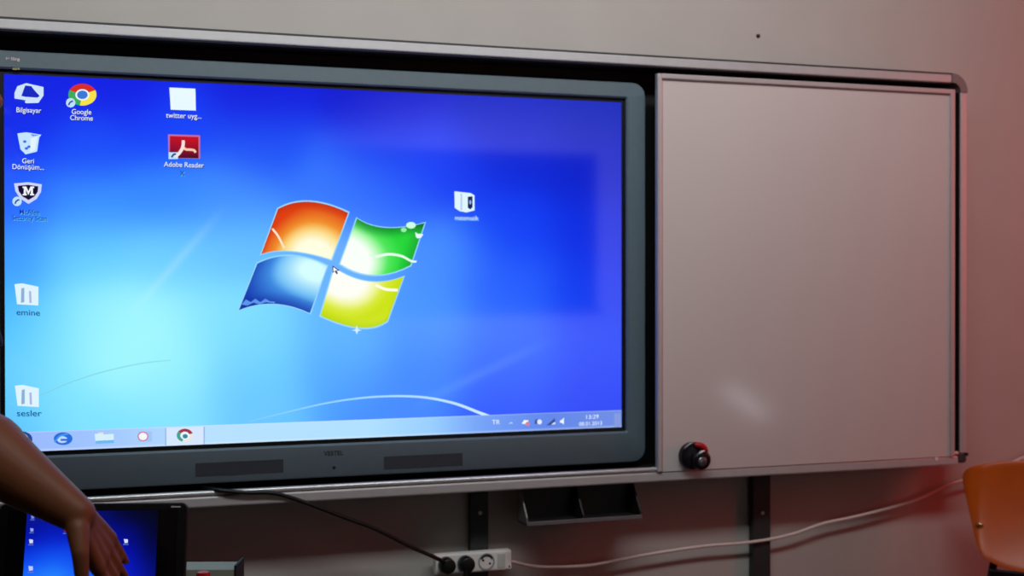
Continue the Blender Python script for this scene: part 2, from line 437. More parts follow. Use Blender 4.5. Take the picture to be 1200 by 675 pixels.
for q in PANES:
    sp(pane(*q[:6], q[6], ''), 'emblem_pane')
a = Art(put_s, LI*.4)                                  # pale rim light round the four panes
for q in PANES:
    cx = sum(p[0] for p in q[:6])/6; cy = sum(p[1] for p in q[:6])/6
    g = [(cx+(p[0]-cx)*1.035, cy+(p[1]-cy)*1.05) for p in q[:6]]
    ct = tuple(2*g[1][i]-.5*(g[0][i]+g[2][i]) for i in (0, 1)); cb = tuple(2*g[4][i]-.5*(g[5][i]+g[3][i]) for i in (0, 1))
    a.poly([bez(g[0], ct, g[2], k/10) for k in range(11)]+[bez(g[3], cb, g[5], k/10) for k in range(11)], (150, 215, 255))
sp(a, 'emblem_rim')
def one(f, name):
    a = Art(put_s, LI*1.8); f(a); sp(a, name)
one(lambda a: a.stroke([(319, 268), (326, 277), (333, 291)], 2.4, (250, 232, 205)), 'emblem_shine')
one(lambda a: a.stroke([(440, 301), (455, 298), (470, 300), (482, 306), (488, 306.5)], lambda u: 3.4-1.2*u, (235, 255, 240)), 'emblem_shine')
one(lambda a: a.stroke([(440, 334), (452, 339), (466, 340)], 3.2, (255, 255, 235)), 'emblem_shine')
one(lambda a: a.ell(481.5, 264, 5.6, 3.9, (205, 255, 225)), 'emblem_spot')
one(lambda a: a.ell(473, 269.5, 3.4, 2.6, (150, 240, 170)), 'emblem_spot')
one(lambda a: a.poly([(486.5, 272), (489.5, 274), (493, 274), (496, 274.5), (493.5, 278.5), (489, 279.5), (487, 277)], (225, 250, 255)), 'emblem_spot')
one(lambda a: a.poly([(418, 381), (419.5, 386), (424, 387), (419.5, 388), (418, 392), (416.6, 388), (412, 387), (416.6, 386)], (215, 240, 255)), 'emblem_sparkle')
one(lambda a: a.poly([(283,357),(288,351),(294,354),(299,350),(305,354),(311,350),(316,353),(322,353.5),(322,355.5),(311,354),(304,357),(297,354.5),(290,358)], (90, 150, 235)), 'emblem_grass')
a = Art(put_s, LI*2.4); a.poly([(389.5, 311), (389.5, 320), (392, 318), (394.3, 321.5), (396, 320.5), (394.6, 317.5), (398, 317)], (30, 50, 90)); a.poly([(390.5, 313), (390.5, 318), (395.5, 316.5)], (250, 250, 255), LI*.5); sp(a, 'mouse_pointer')

def shortcut(a, cx, cy, r=5.5):
    a.ell(cx, cy, r, r, (190, 225, 250), LI*2); a.stroke([(cx-2.5, cy+3), (cx-.5, cy-.5), (cx+2.8, cy-2)], 1.8, (30, 70, 150), LI*3)
W_ = (232, 242, 255); DK = (14, 74, 150)
def caption(s, cx, cy, h, col=W_, sq=.95, slope=.03):
    a = Art(put_s, LI)
    sh = (8, 22, 130) if col == W_ else (90, 190, 235)
    a.text(s, cx+.8, cy+.9, h, sh, sq, slope, 0.); a.text(s, cx, cy, h, col, sq, slope, LI); sp(a, 'icon_caption')
# computer
a = Art(put_s, LI); a.poly([(17,115.5),(17,109),(20.4,101),(30.7,97.5),(51,102),(51,112),(45,120.6),(31,121)], (205, 228, 255))
a.poly([(25,112.5),(29.5,100.2),(36.6,101),(40,105.5),(46.5,112.5),(44,114.5),(30,113.6)], (20, 40, 190), LI); a.poly([(17,115.5),(30,117.5),(29,120.5),(20,120.5)], (20, 45, 220), LI); sp(a, 'desktop_icon')
caption('Bilgisayar', 33.5, 129, 6.2)
# bin
a = Art(put_s, LI); a.poly([(20.4,156.4),(31,155),(48.5,158),(46,161),(43.4,177.7),(30,181),(24,175)], (196, 228, 255)); a.poly([(36,157),(46,158.5),(38,160)], (110, 150, 235), LI)
for x, y in ((29, 166), (34, 172), (31, 174)): a.ell(x, y, 2, 1.6, (60, 110, 225), LI)
a.poly([(36,162),(44,160),(41,176),(35,178)], (225, 244, 255), LI); sp(a, 'desktop_icon')
caption('Geri\nDönüşüm...', 33, 188.5, 6.2)
# shield
a = Art(put_s, LI); ring = [(16.5,215),(33,213.5),(49,216),(48,225),(43,233),(33.5,239),(24,233),(18,224)]
a.poly(ring, (205, 212, 250)); a.poly([(33.3+(x-33.3)*.74, 224+(y-224)*.70) for x, y in ring], (16, 10, 50), LI); a.poly([(26.5,229),(26.5,227.4),(28,227),(28,220.6),(26.5,220.2),(26.5,218.6),(30.8,218.6),(33.3,224.2),(35.8,218.6),(40.1,218.6),(40.1,220.2),(38.6,220.6),(38.6,227),(40.1,227.4),(40.1,229),(35.2,229),(35.2,227.4),(36.2,227),(36.2,222.4),(33.3,228.6),(30.4,222.4),(30.4,227),(31.4,227.4),(31.4,229)], (245, 245, 250), LI*2); shortcut(a, 20, 236); sp(a, 'desktop_icon')
caption('McAfee\nSecurity Scan', 34.5, 248.5, 6.0, (24, 40, 170))
# browser ball
def ball(a, cx, cy, rx, ry):
    a.ell(cx, cy, rx, ry, (60, 170, 90)); a.ell(cx, cy, rx, ry, (214, 44, 36), LI, .42, 2.72); a.ell(cx, cy, rx, ry, (246, 226, 70), LI, -1.75, .42)
    a.ell(cx, cy+.3, rx*.5, ry*.52, (238, 246, 255), LI*2); a.ell(cx, cy+.3, rx*.38, ry*.39, (58, 120, 215), LI*3)
a = Art(put_s, LI); ball(a, 96.5, 111, 16.5, 12.8); shortcut(a, 82.8, 120.5); sp(a, 'desktop_icon')
caption('Google\nChrome', 95.5, 131, 6.2)
# blank page
a = Art(put_s, LI); a.poly([(198.5,102.6),(229,104),(229.5,129.6),(200,128.6)], (232, 250, 255)); sp(a, 'desktop_icon')
caption('twitter uyg...', 215.5, 135.5, 6.4)
# reader
a = Art(put_s, LI); a.poly([(196.8,157.4),(234.5,158.6),(234.5,186),(197.5,185.4)], (190, 110, 160)); a.poly([(199,159.5),(232.6,160.5),(232.6,185.6),(199,185)], [(196,10,36),(206,14,26),(56,4,24),(70,6,50)], LI)
a.stroke([(214.6,164.5),(214.6,169),(213.5,174),(210,179.5),(205.5,184)], lambda u: 4-1.2*abs(u-.5), (250, 225, 225), LI*2); a.stroke([(214.2,172.5),(218,175.2),(223,175.4),(227.5,176.4),(229,179)], 2.8, (248, 205, 180), LI*2)
a.rect(197.5, 178.5, 208.5, 186.5, (185, 225, 250), LI*1.5); a.stroke([(201,184.5),(203,181.5),(206,180.5)], 2, (20, 50, 120), LI*3); sp(a, 'desktop_icon')
caption('Adobe Reader', 215.5, 193, 6.2); caption('X', 213.5, 203, 6.2, DK)
# folders
def folder(x, y):
    a = Art(put_s, LI); a.poly([(x,y),(x+9,y-1),(x+28,y+3),(x+28,y+25),(x+3,y+23.5)], (222, 244, 255)); a.poly([(x+8,y+5),(x+11.5,y+4),(x+11.5,y+21),(x+7.5,y+22)], (140, 175, 215), LI); a.poly([(x+17,y+8),(x+19.5,y+8),(x+20,y+22),(x+17.5,y+22)], (170, 180, 225), LI); sp(a, 'desktop_icon')
folder(17, 333); caption('emine', 33, 366, 7.4, DK, 1.15); folder(17.5, 452); caption('sesler', 34, 484, 7.4, DK, 1.25, 0)
a = Art(put_s, LI); a.poly([(532.5,224.2),(551.5,226.3),(556,229),(556,246.5),(546.5,249),(538.5,247.4),(532.8,243.6)], (222, 246, 255)); a.poly([(548,230.5),(553.6,230),(553.6,243),(551,245.5),(548,243.5)], (18, 36, 90), LI); a.ell(550.8, 237, 1.2, 2.6, (150, 175, 235), LI*2); a.poly([(539.5,227),(541.5,227),(541.5,246),(539.5,247)], (190, 205, 235), LI); sp(a, 'desktop_icon')
caption('matematik', 546.5, 255.2, 5.4, (200, 212, 255), .9, .02)
# taskbar contents
LT = LI*2.2
def ti(): return Art(put_s, LT)
a = ti(); a.ell(26, 514.5, 12, 9, (40, 70, 150)); a.ell(24, 514, 9, 6.5, (215, 232, 255), LI); a.poly([(18,512),(24,510.5),(23,514),(18,515)], (240,120,40), LI*2); a.poly([(26,511),(31,511),(30,515),(25,514)], (60,190,80), LI*2); sp(a, 'start_button')
a = ti(); a.ell(74, 514, 11, 7.5, (40, 110, 220)); a.ell(73, 515, 6, 4, (190, 220, 255), LI); a.stroke([(64,518),(70,511),(80,508)], 2, (70, 150, 240), LI*2); a.rect(71, 514, 84, 516.5, (40, 110, 220), LI*3); sp(a, 'taskbar_icon')
a = ti(); a.poly([(111,508.5),(120,507.6),(122,509),(133,508.4),(133.5,517.6),(112,519)], (214, 240, 250)); a.poly([(112,516.5),(133.4,515.4),(133.5,519),(112,520)], (110, 185, 240), LI); a.poly([(115,507),(121,506.4),(121,508),(115,508.4)], (240, 222, 180), LI); sp(a, 'taskbar_icon')
a = ti(); a.rect(162, 505.5, 178, 517.5, (165, 195, 250)); a.ell(167.5, 511.3, 6.4, 5.6, (200, 120, 130), LI); a.ell(167.5, 511.3, 5, 4.4, (240, 245, 255), LI*2); a.poly([(166,508.5),(171,511.2),(166,514)], (250, 250, 255), LI*3); sp(a, 'taskbar_icon')
a = ti(); a.poly([(194.5,501.2),(239,499.6),(239,520.6),(194.5,522.2)], (214, 232, 255)); a.poly([(193.6,501.4),(194.6,501.4),(194.6,522),(193.6,522)], (120, 160, 220), LI); a.poly([(238.6,499.8),(239.6,499.8),(239.6,520.4),(238.6,520.4)], (120, 160, 220), LI); sp(a, 'taskbar_button')
a = Art(put_s, LT+LI*2); a.ell(216.5, 510, 9.6, 7.8, (70, 160, 140)); a.ell(216.5, 510, 9.6, 7.8, (170, 50, 70), LI, .3, 2.5); a.ell(216.5, 510, 9.6, 7.8, (235, 232, 225), LI, -1.9, .3); a.ell(216.5, 510.2, 5.4, 4.6, (236, 246, 255), LI*2); a.ell(216.8, 511, 3, 2.6, (40, 140, 150), LI*3); sp(a, 'taskbar_icon')
def tt(s, x, y, h, sq=1.): 
    a = ti(); a.text(s, x, y, h, (226, 238, 255), sq, -.045); return a
sp(tt('TR', 581, 494.5, 5.6), 'language_indicator')
a = ti(); a.poly([(595.5,497),(598.5,494.5),(601.5,496.6),(598.5,495.8)], (210, 225, 255)); sp(a, 'tray_icon')
a = ti(); a.poly([(611,496.5),(614,492),(619,492.5),(618.5,497)], (240, 245, 255)); a.ell(618, 496.5, 2.6, 2.4, (215, 120, 150), LI); sp(a, 'tray_icon')
a = ti(); a.poly([(627,491.5),(630,491.2),(629,496.5),(626.4,497)], (40, 70, 150)); a.ell(632, 494.3, 2.8, 2.9, (225, 232, 250), LI); sp(a, 'tray_icon')
a = ti(); a.poly([(640,498.5),(650,490),(650.4,496),(645,498)], (40, 66, 140)); a.poly([(645.5,497.4),(650.3,494),(650.4,497)], (220, 228, 250), LI); sp(a, 'tray_icon')
a = ti(); a.poly([(656,492.5),(658,492.3),(660.6,489.4),(660.6,497.6),(658,495.4),(656,495.4)], (235, 245, 255)); sp(a, 'tray_icon')
sp(tt('13:29', 693.5, 488.3, 4.9, 1.1), 'clock'); sp(tt('08.01.2013', 692, 496.2, 4.6, 1.0), 'clock')
a = ti(); a.poly([(719.5,484.5),(727,484),(727.5,500),(719.8,500.6)], (126, 150, 222)); sp(a, 'taskbar_button')

# ------------------------------------------------------------------ white sliding panel
wx0, wx1 = at(770.5, 320, YW).x, at(1119, 320, YW).x
wz1 = at(950, 95.5, YW).z; wz0 = zb-.012
wb = thing('whiteboard', 'blank white sliding panel right of the lit display', 'whiteboard', ((wx0+wx1)/2, YW, wz0))
def wp(name, bm, m, **k):
    o = obj(name, bm, m, wb, **k); o.location = (-(wx0+wx1)/2, -YW, -wz0); return o
TW = .015
wp('panel', boxm(wx0+.004, wx1-.004, YW+.003, YW+.014, wz0, wz1-.004), m_white)
wp('edge_trim', boxm(wx0, wx0+TW*.8, YW-.002, YW+.015, wz0, wz1), m_trim, bevel=.0025)
wp('edge_trim', boxm(wx1-TW, wx1, YW-.002, YW+.015, wz0, wz1), m_trim, bevel=.0025)
wp('edge_trim', boxm(wx0+TW*.8, wx1-TW, YW-.002, YW+.015, wz1-.013, wz1), m_trim, bevel=.0025)
m_seal = mat('grey panel gasket', (96, 84, 86), .6)
wp('gasket', boxm(wx0+TW*.8, wx1-TW, YW+.001, YW+.004, wz1-.0165, wz1-.0125), m_seal)
wp('gasket', boxm(wx0+TW*.8, wx0+TW*.8+.003, YW+.0012, YW+.0042, wz0, wz1-.014), mat('pale gasket', (168, 150, 152), .6))

# ------------------------------------------------------------------ lock on the white panel
lc = at(816, 536, YW-.02)
lk = thing('panel_lock', 'round dark lock with red tag at lower left of the white panel', 'lock', (lc.x, YW, lc.z))
def lp(name, bm, m, par=None, **k): return obj(name, bm, m, par or lk, **k)
def disc(bm, cx, cz, r, y0, y1, bev=.004, n=28):
    def ring(rad, y): return [(cx+rad*math.cos(2*PI*k/n), y, cz+rad*math.sin(2*PI*k/n)) for k in range(n)]
    loft(bm, [ring(r, y0), ring(r, y1+bev), ring(r-bev*.4, y1+bev*.3), ring(r-bev, y1)])
bm = bmesh.new(); disc(bm, -.004, .002, .034, .004, -.018, .008); lp('lock_body', bm, m_lockdark, smooth='auto')
bm = bmesh.new(); disc(bm, .011, -.006, .0245, -.014, -.036, .007); kb = lp('knob', bm, m_lockdark, smooth='auto')
bm = bmesh.new(); disc(bm, .009, -.009, .0125, -.034, -.0385, .003); lp('key_plate', bm, m_chrome, kb, smooth='auto')
bm = bmesh.new(); box(bm, .008, .010, -.0392, -.038, -.014, -.004); lp('key_slot', bm, m_black, kb)
def arc(r, a0, a1, y, rad, cx=0, cz=0):
    bm = bmesh.new(); n = 14
    tube(bm, [(cx+r*math.cos(a0+(a1-a0)*k/n), y, cz+r*math.sin(a0+(a1-a0)*k/n)) for k in range(n+1)], [rad*(.6+.4*math.sin(PI*k/n)) for k in range(n+1)], 10); return bm
lp('red_tag', arc(.029, .35, 1.75, -.022, .0085, 0, .002), m_red, smooth=True)
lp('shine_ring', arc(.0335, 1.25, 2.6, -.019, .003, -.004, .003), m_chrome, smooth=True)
bm = bmesh.new(); tube(bm, [(-.002, -.036, .010), (.006, -.037, .016), (.014, -.037, .0175)], [.002, .0035, .002], 8); lp('highlight_strip', bm, m_ps, smooth=True)  # highlight on the lock modelled as a thin white strip

# ------------------------------------------------------------------ pen tray under the rail
yb_, yf_ = -.062, -.125
A, B = at(617, 617, yf_), at(752, 606.5, yf_)
tz = (A.z+B.z)/2; tx0, tx1 = A.x, B.x; th = .082
tr = thing('pen_tray', 'dark two-compartment pen tray hanging below the board rail', 'tray', ((tx0+tx1)/2, 0, tz))
def tp(name, bm, m, **k):
    o = obj(name, bm, m, tr, **k); o.location = (-(tx0+tx1)/2, 0, -tz); return o
tp('back_plate', boxm(tx0, tx1, yb_, yb_+.004, tz, zbb), m_tray)
tp('tray_floor', boxm(tx0, tx1, yf_, yb_, tz, tz+.004), m_tray)
tp('front_lip', boxm(tx0, tx1, yf_-.003, yf_+.001, tz-.001, tz+.009), m_traylip, bevel=.001)
for x, nm, m in ((tx0, 'end_plate', m_traylip), (tx1-.004, 'end_plate', m_tray), ((tx0+tx1)/2-.006, 'divider', m_tray)):
    bm = bmesh.new(); prism(bm, [(x, yf_+.001, tz+.003), (x, yf_+.001, tz+.018), (x, yb_-.012, zbb-.004), (x, yb_, zbb-.002), (x, yb_, tz+.003)], (.004, 0, 0)); tp(nm, bm, m)
tp('hanger', boxm((tx0+tx1)/2-.09, (tx0+tx1)/2+.09, yb_+.004, -.001, zbb-.03, zbb-.008), m_tray)

# ------------------------------------------------------------------ socket strip with cords
YP = -.054
pA, pB = at(510.5, 661, YP), at(600, 657.5, YP)
pz = (pA.z+pB.z)/2; pw = pB.x-pA.x; ph = at(555, 647.5, YP).z-at(555, 671, YP).z
st = thing('power_strip', 'white socket strip on the wall below the display with its pale cord running right', 'power strip', ((pA.x+pB.x)/2, YP, pz))
bm = bmesh.new(); box(bm, -pw/2, pw/2, 0, .028, -ph/2, ph/2); obj('body', bm, m_ps, st, bevel=.005, bseg=3)
def sx(px): return at(px, 659, YP).x-(pA.x+pB.x)/2
def socket(px, dark=False):
    x = sx(px); bm = bmesh.new(); n = 28; r = .0185
    def ring(rad, y): return [(x+rad*math.cos(2*PI*k/n), y, rad*math.sin(2*PI*k/n)) for k in range(n)]
    loft(bm, [ring(r+.002, .0005), ring(r+.002, -.002), ring(r, -.002), ring(r-.001, -.0006)], cap=False)
    bmesh.ops.contextual_create(bm, geom=[e for e in bm.edges if e.is_boundary][-n:]) if False else None
    o = obj('socket', bm, m_psd, st, smooth='auto')
    bm = bmesh.new(); disc(bm, x, 0, r-.0012, .001, -.0008, .0004); obj('socket_face', bm, m_ps, o)
    for dx, dz in ((-.0085, .004), (.0085, -.005)):
        bm = bmesh.new(); cyl(bm, (x+dx, 0, dz), (x+dx, -.0014, dz), .0028); obj('pin_hole', bm, m_hole, o)
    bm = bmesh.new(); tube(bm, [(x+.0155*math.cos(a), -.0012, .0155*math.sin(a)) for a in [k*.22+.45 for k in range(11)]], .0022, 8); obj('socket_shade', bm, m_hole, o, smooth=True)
socket(522.5); socket(545); socket(570)
x = sx(588.5); bm = bmesh.new(); box(bm, x-.012, x+.008, -.0015, .001, -.017, .017); obj('cord_cover', bm, mat('cord cover plastic', (205, 214, 208), .4), st, bevel=.001)
bm = bmesh.new(); cyl(bm, (sx(597), .0005, -.016), (sx(597), -.001, -.016), .0022); obj('screw', bm, m_hole, st)
org = Vector(((pA.x+pB.x)/2, YP, pz))
cp = [(598, 658, -.040), (606, 659.5, -.038), (622, 663, -.034), (645, 664.4, -.031), (690, 662.6, -.031), (728, 655.5, -.031), (770, 648, -.031), (825, 640, -.031), (868, 636.6, -.031), (905, 631.5, -.031), (935, 624, -.031), (965, 613.5, -.031), (1000, 606, -.031), (1040, 596, -.031), (1078, 584, -.031), (1110, 569, -.031), (1143, 558.5, -.031), (1170, 549, -.031), (1200, 536, -.031), (1240, 520, -.031), (1330, 490, -.04)]
bm = bmesh.new(); tube(bm, [p-org for p in spline([at(a, b, c) for a, b, c in cp], 6)], .0042, 10); obj('cord', bm, m_cord, st, smooth=True)
for k in (9, 15, 18):                                   # clips that hold the cord on the wall
    p = at(*cp[k])-org
def plug(name, label, px, cord_pts, face_y):
    x = sx(px); t = thing(name, label, 'power cable', (org.x+x, YP, pz), group=None)
    o2 = Vector((org.x+x, YP, pz))
    bm = bmesh.new(); disc(bm, 0, 0, .0188, -.0022, -.026, .004); obj('plug', bm, m_rubber, t, smooth='auto')
    bm = bmesh.new(); tube(bm, [p-o2 for p in spline(cord_pts, 8)], .0048, 10); obj('cord', bm, m_rubber, t, smooth=True)
    return t
yc = YP-.024
c0 = [at(236, 571.5, -.075), at(252, 574, -.128), at(266, 575.5, -.138), at(290, 577.3, -.139), at(318, 577.6, -.138), at(345, 584.5, -.132), at(400, 605, -.12), at(440, 620, -.112), at(480, 640, -.104), at(508, 652.5, -.096), at(523, 660, YP-.018)]
plug('power_cable', 'black cable drooping from the display rail to the left plug of the socket strip', 522.5, c0, 0)
plug('power_cable', 'black cable hanging straight down from the second plug of the socket strip', 545, [at(545, 659, YP-.018), at(545.5, 670, YP-.022), at(545, 690, YP-.020), at(545, 760, -.06), Vector((at(545, 760, -.06).x, -.05, .1)), Vector((at(545, 760, -.06).x+.06, -.08, .008)), Vector((at(545, 760, -.06).x+.3, -.1, .006))], 0)

# ------------------------------------------------------------------ nail
p = at(888.5, 42, -.001); bm = bmesh.new(); disc(bm, p.x, p.z, .0055, .004, -.006, .003, 14)
tag(obj('nail', bm, m_hole2, None, smooth='auto'), 'small dark nail in the bare wall above the white panel', 'nail')

# ------------------------------------------------------------------ chair
CZ = 3.42
cc = dep(1236, 607, CZ)
away = Vector((cc.x-CAM.x, cc.y-CAM.y, 0)).normalized()
fa = -math.atan2(-away.x, -away.y)                      # local -Y looks at the viewer
chz = cc.z
ch = thing('classroom_chair', 'orange lacquered plywood chair against the wall right of the board', 'chair', (cc.x, cc.y, 0), (0, 0, math.atan2(away.y, away.x)-PI/2-math.radians(6)))
def shell(hw, hh, rad, th, taper, lean, c, nx=28, nz=18, curve=0., flange=0., crown=.1):
    """curved plywood panel in local x,z with rounded outline"""
    bm = bmesh.new(); fr_, bk = [], []
    for j in range(nz+1):
        v = -1+2*j/nz
        for i in range(nx+1):
            u = -1+2*i/nx
            # square-to-rounded-rectangle map
            e = 8.
            l = (abs(u)**e+abs(v)**e)**(1/e) if (u or v) else 1
            m_ = max(abs(u), abs(v)); k = (m_/l) if l else 1
            uu, vv = u*(1-.0)*k, v*k
            w = hw*(1+taper*vv); x = uu*w
            z = vv*hh*(1-crown*uu*uu)
            y = -(rad-math.sqrt(max(1e-6, rad*rad-x*x)))+flange*max(0, abs(x)-.165)**2+lean*z-curve*z*z
            fr_.append(bm.verts.new((c[0]+x, c[1]+y, c[2]+z))); bk.append(bm.verts.new((c[0]+x, c[1]+y+th, c[2]+z)))
    n = nx+1
    for j in range(nz):
        for i in range(nx):
            a = j*n+i
            bm.faces.new((fr_[a], fr_[a+1], fr_[a+n+1], fr_[a+n])); bm.faces.new((bk[a], bk[a+n], bk[a+n+1], bk[a+1]))
    rim = [i for i in range(nx)]+[nx+j*n for j in range(nz)]+[nz*n+i for i in range(nx, 0, -1)]+[j*n for j in range(nz, 0, -1)]
    for a, b in zip(rim, rim[1:]+rim[:1]): bm.faces.new((fr_[a], bk[a], bk[b], fr_[b]))
    return bm
bk_ = obj('backrest', shell(.212, .142, .9, .011, .17, .38, (0, 0, chz), curve=.8, flange=7., crown=.2), m_ply, ch, smooth='auto', bevel=.003)
for sgn in (-1, 1):
    bm = bmesh.new(); x = sgn*.182; y = -(.9-math.sqrt(.9**2-x*x))+7.*.017**2; sphere(bm, (x, y-.001-.0146, chz-.03), (.011, .005, .008), 12); obj('screw', bm, m_screw, bk_, smooth=True)
bm = bmesh.new(); 
sb = shell(.20, .20, 1.2, .012, .05, 0, (0, 0, 0))
for v in sb.verts: v.co = Vector((v.co.x, -.215+v.co.z, .455+v.co.y*.5))
obj('seat', sb, m_ply, ch, smooth='auto')
for sgn in (-1, 1):
    xo = sgn*.14; yb2 = -(.9-math.sqrt(.9**2-xo*xo))+.016
    up = [(xo, yb2+.021+.012, chz+.05), (xo, yb2-.042+.012, chz-.08), (sgn*.165, .0, chz-.22), (sgn*.16, -.01, .50), (sgn*.168, .02, .25), (sgn*.178, .06, .012)]
    bm = bmesh.new(); tube(bm, spline(up, 6), .0105, 12); l = obj('leg', bm, m_tube, ch, smooth=True)
    bm = bmesh.new(); cyl(bm, (sgn*.178, .06, 0), (sgn*.178, .06, .03), .013); obj('rubber_foot', bm, m_rubber, l)
    bm = bmesh.new(); tube(bm, spline([(sgn*.16, -.01, .437), (sgn*.16, -.35, .437), (sgn*.165, -.385, .41), (sgn*.175, -.40, .012)], 6), .0105, 12); l = obj('leg', bm, m_tube, ch, smooth=True)
    bm = bmesh.new(); cyl(bm, (sgn*.175, -.40, 0), (sgn*.175, -.40, .03), .013); obj('rubber_foot', bm, m_rubber, l)
obj('back_brace', boxm(-.15, .15, -.078, -.062, chz-.185, chz-.135), m_tube, ch, bevel=.003)
for y, z in ((-.36, .432), (.0, .437)):
    bm = bmesh.new(); cyl(bm, (-.16, y, z), (.16, y, z), .009, seg=12); obj('crossbar', bm, m_tube, ch, smooth='auto')

# ------------------------------------------------------------------ laptop on its desk
LW, LH, LD, LB, TILT = .335, .236, .235, .022, math.radians(12)
lrot = -math.radians(17)
cor = dep(220.5, 589, 2.36)
loc = Vector((LW/2, LD/2+LH*math.sin(TILT), LB+LH*math.cos(TILT)))
lroot = cor-Matrix.Rotation(lrot, 3, 'Z') @ loc
lap = thing('laptop', 'black open laptop showing the same blue desktop, under the reaching hand', 'laptop', lroot, (0, 0, lrot))
bm = bmesh.new(); box(bm, -LW/2, LW/2, -LD/2, LD/2, 0, LB); base = obj('base', bm, m_lapt, lap, bevel=.005, bseg=3)
n = 0
for r in range(5):
    for c in range(13):
        x = -.148+c*.0235; y = .085-r*.0215
        w = .0205
        if r == 4:
            if 3 <= c <= 7:
                if c != 3: continue
                w = .0235*5-.003
        bm = bmesh.new(); box(bm, x, x+w, y-.0185, y, LB-.001, LB+.003); obj('key', bm, m_key, base, bevel=.001, bseg=1)
bm = bmesh.new(); box(bm, -.05, .03, -.108, -.045, LB-.001, LB+.0006); obj('touchpad', bm, m_glass, base)
lm = Matrix.Translation((0, LD/2, LB)) @ Matrix.Rotation(-TILT, 4, 'X')
def lid(name, bm, m, par, **k):
    o = obj(name, bm, m, par, **k); return o
bm = bmesh.new(); loft(bm, [rr(-LW/2, LW/2, 0, LH, .012, .008), rr(-LW/2, LW/2, 0, LH, .012, .002), rr(-LW/2+.002, LW/2-.002, .002, LH-.002, .010, 0)]); 
lidd = obj('lid', bm, m_lapt, lap, smooth='auto'); lidd.matrix_local = lm
PW, PHh = .300, .176; pz0 = LH-.012-PHh
bm = bmesh.new(); box(bm, -PW/2, PW/2, -.0006, .002, pz0, pz0+PHh); obj('panel', bm, m_glass, lidd)
bm = bmesh.new(); box(bm, LW/2-.030, LW/2-.013, -.0008, .001, LH-.0085, LH-.006); obj('maker_mark', bm, m_label, lidd)
for s in (-1, 1):
    bm = bmesh.new(); cyl(bm, (s*.1-.02, LD/2+.002, LB-.002), (s*.1+.02, LD/2+.002, LB-.002), .006); obj('hinge', bm, m_lapt, lap)
aw, ah = .232, .174; ax0 = -.117; az0 = pz0+.001
LC = [(0,0,8,24,130),(.25,0,6,20,130),(.5,0,3,10,95),(.8,0,1,4,40),(1,0,1,2,20),(0,.22,2,12,150),(.2,.25,3,24,190),(.5,.22,2,12,150),(.75,.25,2,8,130),(1,.25,1,3,40),
(0,.45,8,50,225),(.2,.45,14,80,245),(.45,.45,14,70,240),(.75,.45,3,16,185),(1,.45,1,5,75),(0,.65,24,105,255),(.2,.65,40,140,255),(.5,.65,24,95,250),(.8,.65,6,30,205),(1,.65,2,10,110),
(0,1,34,120,255),(.3,1,55,160,255),(.6,1,30,100,255),(1,1,6,30,160)]
def lap_col(u, v, p):
    W = r = g = b = 0.
    for x, y, cr, cg, cb in LC:
        w = math.exp(-((x-u)**2+(y-1+v)**2)/.024)+1e-9; W += w; r += w*cr; g += w*cg; b += w*cb
    return (r/W, g/W, b/W)
def put_l(x, z, l): return Vector((x, -.0009-l, z))
a = Art(put_l); a.grid(40, 30, lambda u, v: (ax0+aw*u, az0+ah*v), lap_col); lsc = a.build('screen', m_lscr, lidd)
def licon(u, v, s, col):
    a = Art(put_l, .0006); x, z = ax0+aw*u, az0+ah*(1-v)
    a.poly([(x-s, z+s), (x+s*.9, z+s*.8), (x+s, z-s*.8), (x-s*.6, z-s)], col); a.rect(x-s*1.3, z-s*1.9, x+s*1.3, z-s*1.4, (90, 110, 220)); a.build('desktop_icon', m_lscr, lsc)
for u, v, s, c in ((.045, .06, .003, (120, 140, 230)), (.045, .19, .003, (150, 160, 240)), (.045, .305, .0036, (215, 215, 250)), (.055, .575, .0042, (190, 200, 250)), (.13, .06, .003, (90, 60, 180)), (.765, .31, .0036, (215, 225, 250)), (.3, .06, .003, (200, 210, 240)), (.3, .2, .003, (160, 20, 60))): licon(u, v, s, c)
a = Art(put_l, .0006); cx, cz = ax0+aw*.53, az0+ah*.5
for sx_, sz_, c in ((-1, 1, (220, 90, 40)), (1, 1, (80, 200, 80)), (-1, -1, (30, 80, 200)), (1, -1, (210, 220, 60))):
    a.poly([(cx+sx_*.002, cz+sz_*.002), (cx+sx_*.022, cz+sz_*.002), (cx+sx_*.022+.004*sz_, cz+sz_*.022), (cx+sx_*.002+.004*sz_, cz+sz_*.022)], c)
a.build('wallpaper_emblem', m_lscr, lsc)
a = Art(put_l, .0006); a.rect(ax0, az0, ax0+aw, az0+.009, (90, 130, 210)); a.build('taskbar', m_lscr, lsc)

dz = lroot.z
dsk = thing('teacher_desk', 'brown desk under the black laptop', 'desk', (lroot.x+.22, lroot.y+.0, 0), (0, 0, lrot))
obj('desk_top', boxm(-.40, .42, -.17, .24, dz-.028, dz), m_desk, dsk, bevel=.004)
for sx_ in (-.37, .38):
    for sy2 in (-.14, .21):
        obj('leg', boxm(sx_-.018, sx_+.018, sy2-.018, sy2+.018, 0, dz-.028), m_steel, dsk, bevel=.002)
obj('apron', boxm(-.352, .362, .20, .215, dz-.16, dz-.028), m_desk, dsk)

